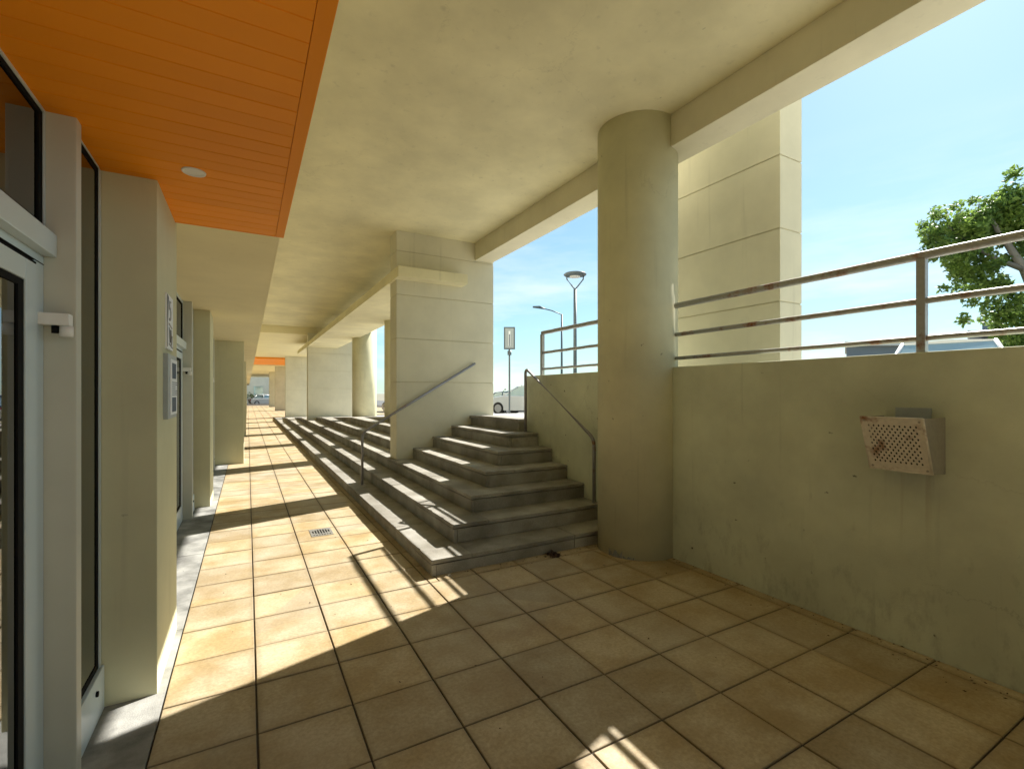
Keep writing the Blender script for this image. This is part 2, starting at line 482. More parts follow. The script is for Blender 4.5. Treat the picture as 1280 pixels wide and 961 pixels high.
def tube(bm, pts, r, seg=12, radii=None):
    pts = [Vector(p) for p in pts]
    rings = []
    for i, p in enumerate(pts):
        if i == 0: d = pts[1] - p
        elif i == len(pts) - 1: d = p - pts[-2]
        else: d = (pts[i + 1] - p).normalized() + (p - pts[i - 1]).normalized()
        d.normalize()
        up = Vector((0, 0, 1)) if abs(d.z) < 0.95 else Vector((1, 0, 0))
        if i and abs(d.z) >= 0.7: up = Vector((1, 0.13, 0))
        if not i and abs(d.z) >= 0.7: up = Vector((1, 0.13, 0))
        a = d.cross(up).normalized(); b2 = d.cross(a).normalized()
        rr = radii[i] if radii else r
        rings.append([bm.verts.new(p + rr * (math.cos(2 * math.pi * k / seg) * a + math.sin(2 * math.pi * k / seg) * b2)) for k in range(seg)])
    for A, B in zip(rings, rings[1:]):
        # match the closest start vertex so that rings do not twist
        best = min(range(seg), key=lambda s: (A[0].co - B[s].co).length)
        best2 = 1 if (A[1].co - B[(best + 1) % seg].co).length < (A[1].co - B[(best - 1) % seg].co).length else -1
        for k in range(seg):
            f = bm.faces.new((A[k], A[(k + 1) % seg], B[(best + best2 * (k + 1)) % seg], B[(best + best2 * k) % seg]))
            f.smooth = True
    bm.faces.new(rings[0]); bm.faces.new(rings[-1])

def rounded(path, r, n=5):
    """polyline with rounded corners"""
    P = [Vector(p) for p in path]
    out = [P[0]]
    for i in range(1, len(P) - 1):
        a = P[i] + (P[i - 1] - P[i]).normalized() * r
        b = P[i] + (P[i + 1] - P[i]).normalized() * r
        for k in range(n + 1):
            t = k / n
            out.append((1 - t) ** 2 * a + 2 * t * (1 - t) * P[i] + t * t * b)
    out.append(P[-1])
    return out

def origin_of(o):
    v = Vector((0, 0, 0))
    while o is not None:
        v += o.location
        o = o.parent
    return v

def obj(name, bm, mat, parent=None, bevel=0.0):
    bmesh.ops.recalc_face_normals(bm, faces=bm.faces)
    if bevel:
        ed = [e for e in bm.edges if len(e.link_faces) == 2 and e.calc_face_angle(0) > 0.6]
        bmesh.ops.bevel(bm, geom=ed, offset=bevel, segments=2, affect='EDGES', profile=0.6)
    if parent is not None:
        bmesh.ops.translate(bm, verts=bm.verts, vec=-origin_of(parent))
    me = bpy.data.meshes.new(name)
    bm.to_mesh(me); bm.free()
    if mat is not None:
        me.materials.append(mat)
    o = bpy.data.objects.new(name, me)
    COL.objects.link(o)
    if parent is not None:
        o.parent = parent
    return o

def thing(name, label, cat, loc=(0, 0, 0), group=None):
    o = bpy.data.objects.new(name, None)
    o.empty_display_size = 0.1
    COL.objects.link(o)
    o.location = loc
    return tag(o, label, cat, group)

def tag(o, label=None, cat=None, group=None, kind=None):
    if label: o['label'] = label
    if cat: o['category'] = cat
    if group: o['group'] = group
    if kind: o['kind'] = kind
    return o

def copy_tree(o, parent=None, skip=()):
    c = o.copy()
    COL.objects.link(c)
    c.parent = parent
    for ch in list(o.children):
        if ch.name.split('.')[0] not in skip:
            copy_tree(ch, c, skip)
    return c

# ------------------------------------------------------------ setting: ground, path, pavement, road
def zp(y):                       # level of the upper pavement, falling away along the arcade
    return max(0.0, min(1.117, 1.42 - 0.045 * y))
YK, YE = (1.42 - 1.117) / 0.045, 1.42 / 0.045      # where the slope starts and ends
NS = 7
SX = [1.322 + 0.3195 * i for i in range(NS)]
SY = [3.67 + 0.3230 * i for i in range(NS)]
SZ = [0.13 + 0.1645 * i for i in range(NS)]
def yat(z): return (1.42 - z) / 0.045

bm = BM()
xs = [-900, 3.42, 3.46, 900]; ys = [-900, -8, YK, YE, 90, 900]
def gzv(x, y):
    if x < 3.44: return -0.30
    return zp(y) - 0.30
V = [[bm.verts.new((x, y, gzv(x, y))) for y in ys] for x in xs]
for i in range(len(xs) - 1):
    for j in range(len(ys) - 1):
        bm.faces.new((V[i][j], V[i + 1][j], V[i + 1][j + 1], V[i][j + 1]))
tag(obj('ground', bm, M_ground), kind='structure')

# walkway floor: bed of grout, each near tile an object
bm = BM()
box(bm, -0.352, 3.345, -8, 3.68, -0.2, -0.007)
box(bm, -0.352, 1.34, 3.68, 75, -0.2, -0.007)
box(bm, 1.34, 14, 32.5, 75, -0.2, -0.011)
floor = tag(obj('walkway_floor', bm, M_grout), kind='structure')

def tile_bm(x0, x1, y0, y1, bm=None, dz=0.0):
    own = bm is None
    bm = BM() if own else bm
    g, ch, t = 0.0041, 0.0026, 0.016
    x0 += g; x1 -= g; y0 += g; y1 -= g
    lv = []
    for (i, z) in ((0, -t), (0, -ch), (ch, 0)):
        lv.append([bm.verts.new((a, b, z + dz)) for a, b in ((x0 + i, y0 + i), (x1 - i, y0 + i), (x1 - i, y1 - i), (x0 + i, y1 - i))])
    for A, B in zip(lv, lv[1:]):
        for k in range(4):
            bm.faces.new((A[k], A[(k + 1) % 4], B[(k + 1) % 4], B[k]))
    bm.faces.new(lv[2])
    return bm

def me_from(bm, name, mat):
    bmesh.ops.recalc_face_normals(bm, faces=bm.faces)
    me = bpy.data.meshes.new(name); bm.to_mesh(me); bm.free(); me.materials.append(mat)
    return me

full_me = me_from(tile_bm(-TSX / 2, TSX / 2, -TSY / 2, TSY / 2), 'tile', M_tile)
cut_cache = {}
cells = []
for j in range(-26, 150):
    y0 = TY0 + j * TSY; y1 = y0 + TSY
    right = 3.338 if y0 < 3.5 else 1.318
    for i in range(0, 10):
        x0 = TX0 + i * TSX; x1 = x0 + TSX
        if i == 0: x0 = -0.352
        if x0 > right - 0.02: continue
        x1 = min(x1, right)
        cells.append((j, i, x0, x1, y0, y1))
for i in range(4, 10):           # short row up to the front of the first step
    x0 = max(TX0 + i * TSX, 1.318); x1 = min(TX0 + (i + 1) * TSX, 3.338)
    cells.append((3, i, x0, x1, TY0 + 3 * TSY, 3.655))
DIRV = Vector((math.sin(R(29.2)), math.cos(R(29.2))))
def rank(c):
    p = Vector(((c[2] + c[3]) / 2, (c[4] + c[5]) / 2))
    d = p.dot(DIRV)
    lat = p.x * DIRV.y - p.y * DIRV.x
    if d < 1.5 or abs(lat) > d * 1.12 + 0.3: return 1e9
    return d
cells.sort(key=rank)
rs = random.Random(5)
rest = BM()
for n, (j, i, x0, x1, y0, y1) in enumerate(cells):
    dz = rs.uniform(-0.0016, 0.0016)
    if n < 296 and rank((j, i, x0, x1, y0, y1)) < 1e8:
        TY = y1 - y0
        if abs((x1 - x0) - TSX) < 1e-3 and abs(TY - TSY) < 1e-3:
            me = full_me
        else:
            k = (round(x1 - x0, 3), round(TY, 3))
            if k not in cut_cache:
                cut_cache[k] = me_from(tile_bm(-(x1 - x0) / 2, (x1 - x0) / 2, -TY / 2, TY / 2), 'tile', M_tile)
            me = cut_cache[k]
        o = bpy.data.objects.new('tile', me)
        COL.objects.link(o)
        o.parent = floor
        o.location = ((x0 + x1) / 2, (y0 + y1) / 2, dz)
        o.rotation_euler = (rs.uniform(-.0035, .0035), rs.uniform(-.0035, .0035), rs.uniform(-.003, .003))
    else:
        tile_bm(x0, x1, y0, y1, rest, dz)
# plaza tiles beyond the foot of the slope
for a in range(0, 26):
    for b in range(0, 90):
        x0 = 1.33 + a * TSX; y0 = 32.6 + b * TSY * 1.0
        if y0 > 62: continue
        tile_bm(x0, x0 + TSX, y0, y0 + TSY, rest, -0.004)
tag(obj('distant_tiles', rest, M_tile, floor), kind='stuff')

bm = BM()
for k in range(-5, 40):
    y0 = -6 + k * 1.6
    box(bm, -0.80, -0.355, y0, y0 + 1.594, -0.2, 0.002 + 0.0015 * math.sin(k * 7.1))
tag(obj('concrete_strip', bm, M_conc), kind='structure')

# upper pavement (sloping), kerb, road
bm = BM()
def slab_strip(bm, x0, x1, y0, y1, th=0.03, dz=0.0):
    cuts = sorted({y0, y1} | {y for y in (YK, YE) if y0 < y < y1})
    for a, b in zip(cuts, cuts[1:]):
        za, zb = zp(a) + dz, zp(b) + dz
        v = [bm.verts.new(c) for c in ((x0, a, za - th), (x1, a, za - th), (x1, b, zb - th), (x0, b, zb - th), (x0, a, za), (x1, a, za), (x1, b, zb), (x0, b, zb))]
        for f in ((3, 2, 1, 0), (4, 5, 6, 7), (0, 1, 5, 4), (1, 2, 6, 5), (2, 3, 7, 6), (3, 0, 4, 7)):
            bm.faces.new([v[i] for i in f])
for i in range(NS - 1):
    slab_strip(bm, SX[i], SX[i + 1] - 0.001, yat(SZ[i]) + 0.002, YE - 0.01, 0.03)
xo = SX[-1] - 0.012
slab_strip(bm, xo, 7.0, SY[-1] - 0.012, YE - 0.01, 0.035, 0.001)
slab_strip(bm, 3.56, 7.0, -12, SY[-1] - 0.02, 0.035, 0.0)
tag(obj('upper_pavement', bm, M_side), kind='structure')
bm = BM()
for k in range(-12, 60):
    slab_strip(bm, 7.004, 7.16, k * 1.0, k * 1.0 + 0.994, 0.3, 0.004)
tag(obj('kerb', bm, M_conc), kind='structure')
bm = BM()
slab_strip(bm, 7.164, 24.0, -60, 120, 0.05, -0.12)
tag(obj('road', bm, M_asphalt), kind='structure')
bm = BM()
for k in range(-4, 18):
    slab_strip(bm, 9.4, 9.5, k * 2.6, k * 2.6 + 0.1, 0.001, -0.114)
    slab_strip(bm, 7.3, 9.4, k * 2.6, k * 2.6 + 0.1, 0.001, -0.114)
tag(obj('road_markings', bm, M_line), kind='structure')

def worn_slab(bm, a0, a1, f, bk, z0, z1, along, rs):
    """slab running along an axis ('y': front edge faces -x, 'x': front edge faces -y) with a worn front arris"""
    n = max(4, int((a1 - a0) / 0.045))
    rows = []
    chip = 0
    for i in range(n + 1):
        t = a0 + (a1 - a0) * i / n
        c = rs.uniform(.002, .0045)
        if rs.random() < .05: c = rs.uniform(.008, .018)
        if i in (0, n): c = rs.uniform(.004, .010)
        w = rs.uniform(-.0012, .0012)
        prof = [(f + w, z0), (f + w, z1 - c), (f + c * .9 + w, z1), (bk, z1), (bk, z0)]
        rows.append([bm.verts.new((u, t, z) if along == 'y' else (t, u, z)) for u, z in prof])
    for A, B in zip(rows, rows[1:]):
        for k in range(5):
            bm.faces.new((A[k], A[(k + 1) % 5], B[(k + 1) % 5], B[k]))
    bm.faces.new(rows[0]); bm.faces.new(rows[-1])

# ------------------------------------------------------------ staircase
st = thing('staircase', 'wide dark granite staircase turning the corner beside the tiled walkway', 'staircase', (SX[0], SY[0], 0))
rs = random.Random(3)
XR = 3.338
for i in range(NS):
    zt, z0 = SZ[i], (SZ[i - 1] if i else 0)
    yf, ye = yat(zt), yat(z0)
    th = 0.032
    if i == NS - 1:
        ye = yat(SZ[i - 1]); yf = YK
    bm = BM()
    prism(bm, [(SY[i], -0.12 - 0.003 * i), (ye, -0.12 - 0.003 * i), (ye, zp(ye) - th - .002), (max(yf, SY[i] + .01), zt - th - .002), (SY[i], zt - th - .002)], 0, SX[i], 3.36 + 0.004 * i)
    step = obj('step', bm, M_granite, st)
    if i == NS - 1:
        # nosing slabs at the edge of the upper pavement
        y = SY[i]
        while y < 16.4:
            L = min(rs.uniform(1.0, 1.3), 16.4 - y)
            b2 = BM()
            za, zb = zp(y) + 0.006, zp(y + L) + 0.006
            v = [b2.verts.new(c) for c in ((SX[i] - .030, y + .003, za - .036), (SX[i] + .3, y + .003, za - .036), (SX[i] + .3, y + L - .003, zb - .036), (SX[i] - .030, y + L - .003, zb - .036),
                                          (SX[i] - .030, y + .003, za), (SX[i] + .3, y + .003, za), (SX[i] + .3, y + L - .003, zb), (SX[i] - .030, y + L - .003, zb))]
            for f in ((3, 2, 1, 0), (4, 5, 6, 7), (0, 1, 5, 4), (1, 2, 6, 5), (2, 3, 7, 6), (3, 0, 4, 7)):
                b2.faces.new([v[k] for k in f])
            obj('tread_slab', b2, M_granite, step, 0.003)
            y += L
        continue
    # long run of tread slabs and riser slabs
    y = SY[i] - 0.030
    first = True
    while y < yf - 0.05:
        L = min(rs.uniform(1.0, 1.35), yf - y)
        b2 = BM(); dz = rs.uniform(-.0015, .0015)
        if y < 15: worn_slab(b2, y + .004, y + L - .004, SX[i] - .030, SX[i + 1] + .006, zt - th + dz, zt + dz, 'y', rs)
        else: box(b2, SX[i] - .030, SX[i + 1] + .006, y + .004, y + L - .004, zt - th + dz, zt + dz)
        obj('tread_slab', b2, M_granite, step)
        b2 = BM()
        ry0 = max(y, SY[i] - 0.028)
        box(b2, SX[i] - .025, SX[i] + .01, ry0 + .003, y + L - .003, z0 + .001, zt - th - .010)
        obj('riser_slab', b2, M_granite, step)
        y += L
    # front run facing the camera
    x = SX[i] - .006
    xe = XR - 0.002
    segs = []
    xx = SX[i + 1] + 0.008
    while xx < xe - 0.02:
        L = rs.uniform(0.85, 1.2)
        if xe - (xx + L) < 0.25: L = xe - xx
        segs.append((xx, xx + L)); xx += L
    for (a, b) in segs:
        b2 = BM(); dz = rs.uniform(-.002, .002)
        worn_slab(b2, a + .004, b - .004, SY[i] - .030, SY[i + 1] + .006, zt - th + dz, zt + dz, 'x', rs)
        obj('tread_slab', b2, M_granite, step)
    segs[0] = (SX[i] + .012, segs[0][1])
    for (a, b) in segs:
        b2 = BM()
        box(b2, a + .003, b - .003, SY[i] - .0255, SY[i] + .01, z0 + .001, zt - th - .010)
        obj('riser_slab', b2, M_granite, step)

# ------------------------------------------------------------ the building over the walkway
ZC, ZL, ZS = 3.97, 3.69, 2.55           # main ceiling, far ceiling, shop soffit
XS = 0.195
bld = thing('arcade_building', 'cream building over the walkway with plain plastered ceiling on columns', 'building', (0, 10, 3.97))
bm = BM()
box(bm, XS + .004, 3.31, -12, 19.5, ZC, 8.5)
obj('ceiling', bm, M_ceil, bld)
bm = BM()
box(bm, XS + .004, 3.31, 19.504, 75, ZL, 8.5)
obj('far_ceiling', bm, M_soffit, bld)
bm = BM()
box(bm, 3.313, 3.63, -12, 75, 3.685, 8.5)
obj('edge_beam', bm, M_beam, bld, 0.006)
bm = BM()
box(bm, -9, XS, 3.545, 75, ZS, 8.5)
box(bm, -9, XS, -12, 3.542, ZS + 0.06, 8.5)
obj('soffit', bm, M_soffit, bld)
bm = BM()
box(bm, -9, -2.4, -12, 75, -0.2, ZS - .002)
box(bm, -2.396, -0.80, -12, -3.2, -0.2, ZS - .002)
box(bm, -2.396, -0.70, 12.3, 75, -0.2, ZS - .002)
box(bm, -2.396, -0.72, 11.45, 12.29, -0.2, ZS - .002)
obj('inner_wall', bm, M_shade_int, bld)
bm = BM()
box(bm, -2.39, -0.80, -3.19, 11.44, -0.2, -0.004)
obj('shop_floor', bm, M_conc, bld)
bm = BM()
box(bm, 1.952, 3.075, 6.95, 23.2, 3.215, 3.37)
obj('ledge_slab', bm, M_ceil, bld, 0.006)

# ------------------------------------------------------------ orange boarded soffit
OX0, OX1, OY0, OY1, OZ = -0.70, 0.213, -2.9, 3.548, 2.525
orr = thing('orange_soffit', 'bright orange boarded soffit over the shop door at upper left', 'soffit', (0, 1, OZ))
bm = BM()
box(bm, OX1 - .05, OX1, OY0, OY1, OZ, ZS + .055)
box(bm, OX0, OX1 - .051, OY1 - .022, OY1, OZ, ZS + .055)
obj('edge_trim', bm, M_orange, orr, 0.002)
bm = BM()
box(bm, OX0, OX1 - .052, OY0, OY1 - .023, OZ + .022, ZS + .058)
obj('backing', bm, M_gasket, orr)
y = OY1 - .024
pw = 0.0995
k = 0
plank = None
while y - pw > OY0:
    if plank is None:
        b2 = BM(); prism(b2, [(-pw + .0018, .02), (-pw + .0018, .003), (-pw + .004, 0), (-.0022, 0), (0, .003), (0, .02)], 0, OX0 + .003, OX1 - .0515)
        bmesh.ops.translate(b2, verts=b2.verts, vec=Vector((0, 0, 0)))
        plank = me_from(b2, 'plank', M_orange)
    o = bpy.data.objects.new('plank', plank)
    COL.objects.link(o); o.parent = orr
    o.location = (0, y - 1, OZ - OZ + random.uniform(0, .0012))
    y -= pw
orr2 = thing('orange_soffit', 'small orange ceiling panel far along the walkway between pale pillars', 'soffit', (1.6, 36, 3.6))
bm = BM(); box(bm, 0.35, 3.0, 33.0, 40, 3.60, 3.688); obj('panel', bm, M_orange, orr2)
bm = BM(); box(bm, 0.33, 3.02, 40.002, 40.12, 3.57, 3.688); obj('edge_trim', bm, M_soffit, orr2)

dl = thing('downlight', 'round white recessed downlight in the orange boarded soffit', 'ceiling light', (-0.222, 2.69, OZ))
bm = BM()
seg = 32
prof = [(0.036, 0.003), (0.040, -0.004), (0.048, -0.005), (0.050, 0.002)]
rings = [[bm.verts.new((-0.222 + r * math.cos(2 * math.pi * a / seg), 2.69 + r * math.sin(2 * math.pi * a / seg), OZ + z)) for a in range(seg)] for r, z in prof]
for A, B in zip(rings, rings[1:]):
    for a in range(seg):
        bm.faces.new((A[a], A[(a + 1) % seg], B[(a + 1) % seg], B[a])).smooth = True
obj('trim_ring', bm, M_white, dl)
bm = BM(); cyl(bm, (-0.222, 2.69), 0.037, OZ - 0.001, OZ + 0.01, 32); obj('lens', bm, M_lampglass, dl)

# ------------------------------------------------------------ round columns
CX, CR = 3.26, 0.372
col_labels = {3.375: 'thick round cream column at the foot of the wall railing, nearest of all',
              11.45: 'round column half hidden behind the grooved pillar at the staircase',
              15.5: 'sunlit round column standing on the far steps',
              23.6: 'distant round column behind the far wide pillar',
              27.7: 'distant round column close to the end of the stairs',
              -0.7: 'round column outside the picture behind the right wall'}
cproto = None
for yc in (3.375, 11.45, 15.5, 23.6, 27.7):
    c = thing('round_column', col_labels[yc], 'column', (CX, yc, 0), 'round columns along the edge of the walkway')
    bm = BM(); cyl(bm, (CX, yc), CR, -0.15, 4.02, 72); obj('shaft', bm, M_col, c)
    if yc == 3.375:
        bm = BM()   # cracked plaster skirting at the foot
        for a0, a1, h in ((R(184), R(206), .075), (R(207), R(222), .028)):
            n = 6
            pts = [(CX + (CR + .004) * math.cos(a0 + (a1 - a0) * t / n), yc + (CR + .004) * math.sin(a0 + (a1 - a0) * t / n)) for t in range(n + 1)]
            for t in range(n):
                hh = h * (0.6 + 0.4 * math.sin(t * 2.1 + 1))
                h2 = h * (0.6 + 0.4 * math.sin(t * 2.1 + 3.1))
                bm.faces.new([bm.verts.new(q) for q in ((pts[t][0], pts[t][1], 0), (pts[t + 1][0], pts[t + 1][1], 0), (pts[t + 1][0], pts[t + 1][1], h2), (pts[t][0], pts[t][1], hh))])
        obj('chipped_plaster', bm, M_conc, c)

# ------------------------------------------------------------ grooved rectangular pillars
GZ = [-0.15, 1.65, 2.32, 2.99, 3.66, 4.33, 5.0, 5.67, 6.34, 7.01, 7.68, 8.35]
def grooved(label, x0, x1, y0, y1, ztop, zbot=-0.15, group='grooved pillars'):
    p = thing('grooved_pillar', label, 'pillar', ((x0 + x1) / 2, (y0 + y1) / 2, 0), group)
    bm = BM(); box(bm, x0 + .009, x1 - .009, y0 + .009, y1 - .009, zbot, ztop); obj('core', bm, M_groove, p)
    zz = [z for z in GZ if zbot < z < ztop - .05]
    ed = [zbot] + zz + [ztop]
    for a, b in zip(ed, ed[1:]):
        bm = BM(); box(bm, x0, x1, y0, y1, a + (.006 if a > zbot else 0), b - (.006 if b < ztop else 0))
        obj('panel', bm, M_pillar, p, 0.004)
    return p
plabs = ['wide cream pillar with horizontal grooves standing in the staircase',
         'second wide grooved pillar standing on the steps further along',
         'third grooved pillar rising at the far end of the stairs',
         'pale pillar far along the walkway behind the orange panel',
         'farthest pale pillar near the end of the walkway']
for k, yb in enumerate((7.19, 19.4, 31.6, 43.8, 56.0)):
    grooved(plabs[k], 1.99, 3.655 if k == 0 else 3.66, yb, yb + 0.36, 4.0 if k == 0 else 3.75)
grooved('tall grooved pillar outside the wall, behind the railing right of the round column', 4.25, 4.595, 2.58, 3.92, 8.45)

# ------------------------------------------------------------ wall, railings
wl = thing('boundary_wall', 'plain olive cream wall along the right side of the walkway', 'wall', (3.44, 2, 0))
WT = 1.712
bm = BM()
box(bm, 3.34, 3.56, -10, 5.60, -0.2, WT)
obj('wall_body', bm, M_wall, wl, 0.008)

def railing(label, y0, y1, posts, mat_rail):
    r = thing('railing', label, 'railing', (3.40, (y0 + y1) / 2, WT), 'steel railings on top of the wall')
    X = 3.39
    for nm, z, rr in (('top_rail', 2.268, .025), ('middle_rail', 2.006, .0185), ('bottom_rail', 1.792, .016)):
        bm = BM()
        n = 14
        pts = [(X + 0.002 * math.sin(t * 1.7 + z * 5), y0 + (y1 - y0) * t / n, z + .0015 * math.sin(t * 2.3 + z)) for t in range(n + 1)]
        tube(bm, pts, rr, 14)
        obj(nm, bm, mat_rail, r)
    for py in posts:
        bm = BM(); box(bm, X - .022, X + .022, py - .022, py + .022, WT - .002, 2.252)
        obj('post', bm, M_rail_clean, r, 0.004)
    return r
railing('rusty grey three bar railing on the wall right of the round column', -6, 3.02, (1.226, -1.4, -4.0), M_rail)
railing('short grey three bar railing on the wall left of the round column', 3.73, 5.245, (5.245,), M_rail_clean)

# handrails
def handrail(label, path, end):
    h = thing('handrail', label, 'handrail', path[0], 'handrails of the staircase')
    bm = BM(); tube(bm, rounded(path, 0.09, 6), 0.0195, 14); obj('rail_tube', bm, M_hand, h)
    bm = BM(); cyl(bm, path[0][:2], 0.042, path[0][2], path[0][2] + 0.008, 20); obj('foot_plate', bm, M_hand, h)
    bm = BM()
    if end == 'wall':
        e = Vector(path[-1]); tube(bm, [e + Vector((-.05, 0, -.012)), e + Vector((-.03, .03, -.004)), e + Vector((-.03, .052, 0))], .012, 10)
        obj('wall_bracket', bm, M_hand, h)
    else:
        cyl(bm, path[-1][:2], 0.042, path[-1][2], path[-1][2] + 0.008, 20); obj('foot_plate', bm, M_hand, h)
    return h
handrail('grey tube handrail rising in front of the grooved pillar', [(1.47, 7.138, SZ[0]), (1.47, 7.138, .90), (3.29, 7.138, 1.965)], 'wall')
handrail('grey tube handrail against the wall at the right end of the steps', [(3.26, 4.02, SZ[1] - .1645), (3.26, 4.02, .985), (3.26, 5.46, 1.815), (3.26, 5.46, SZ[5])], 'floor')

# ------------------------------------------------------------ perforated wall bin
bn = thing('wall_bin', 'rusty perforated metal litter bin fixed to the right wall', 'litter bin', (3.34, 1.245, 1.02))
Y0b, Y1b, XW = 1.104, 1.392, 3.336
T0, B0, ZT, ZB = 3.06, 3.175, 1.345, 1.045
bm = BM()
nu, nv = 19, 13
def fp(u, v):     # front panel point (u along y from right to left, v down)
    return Vector((T0 + (B0 - T0) * v, Y0b + (Y1b - Y0b) * u, ZT + (ZB - ZT) * v))
mu, mv0, mv1 = 0.10, 0.13, 0.14
grid = {}
def gp(i, j):
    if (i, j) not in grid:
        grid[(i, j)] = bm.verts.new(fp(mu + (1 - 2 * mu) * i / nu, mv0 + (1 - mv0 - mv1) * j / nv))
    return grid[(i, j)]
nrm = Vector((-(ZT - ZB), 0, -(B0 - T0))).normalized()
for i in range(nu):
    for j in range(nv):
        q = [gp(i, j), gp(i + 1, j), gp(i + 1, j + 1), gp(i, j + 1)]
        if (i + j) % 2:
            bm.faces.new(q); continue
        c = sum((v.co for v in q), Vector()) / 4
        ring = []
        for k in range(4):
            a = q[k].co; b = q[(k + 1) % 4].co
            ring.append(bm.verts.new(c + (a - c) * .52)); ring.append(bm.verts.new(c + ((a + b) / 2 - c) * .76))
        for k in range(4):
            bm.faces.new((q[k], ring[2 * k + 1], ring[2 * k]))
            bm.faces.new((q[k], q[(k + 1) % 4], ring[2 * k + 1]))
            bm.faces.new((q[(k + 1) % 4], ring[(2 * k + 2) % 8], ring[2 * k + 1]))
# frame around the perforated field
def quad(*p): bm.faces.new([bm.verts.new(x) for x in p])
a, b, c, d = fp(0, 0), fp(1, 0), fp(1, 1), fp(0, 1)
e, f, g, h = fp(mu, mv0), fp(1 - mu, mv0), fp(1 - mu, 1 - mv1), fp(mu, 1 - mv1)
quad(a, b, f, e); quad(b, c, g, f); quad(c, d, h, g); quad(d, a, e, h)
obj('front_panel', bm, M_bin, bn)
bm = BM()
for yy in (Y0b, Y1b):
    s = 1 if yy == Y0b else -1
    prism(bm, [(T0, ZT), (XW, ZT), (XW, ZB - .01), (B0, ZB)], 1, yy, yy + s * .003)
box(bm, B0 + .003, XW, Y0b + .0035, Y1b - .0035, ZB - .004, ZB + .004)
obj('side_panel', bm, M_bin_side, bn)
bm = BM()   # rolled edges
tube(bm, [fp(0, 0), fp(0, 1)], .0065, 8); tube(bm, [fp(1, 0), fp(1, 1)], .004, 8); tube(bm, [fp(0, 0), fp(1, 0)], .004, 8); tube(bm, [fp(0, 1), fp(1, 1)], .004, 8)
obj('rolled_edge', bm, M_bin, bn)
bm = BM(); box(bm, XW - .008, XW + .003, 1.165, 1.33, 1.10, 1.395); obj('back_plate', bm, M_greyplate, bn)
bm = BM()
for (u_, v_) in ((.06, .06), (.94, .06), (.06, .94), (.94, .94)):
    c_ = fp(u_, v_); tube(bm, [c_ - nrm * .002, c_ + nrm * .004], .006, 8)
obj('rivet', bm, M_bin_side, bn)
bm = BM(); box(bm, B0 + .012, XW - .02, Y0b + .006, Y1b - .006, ZB + .006, ZT - .03); obj('hole_shade', bm, M_black, bn)  # black box added to put shade behind the perforations

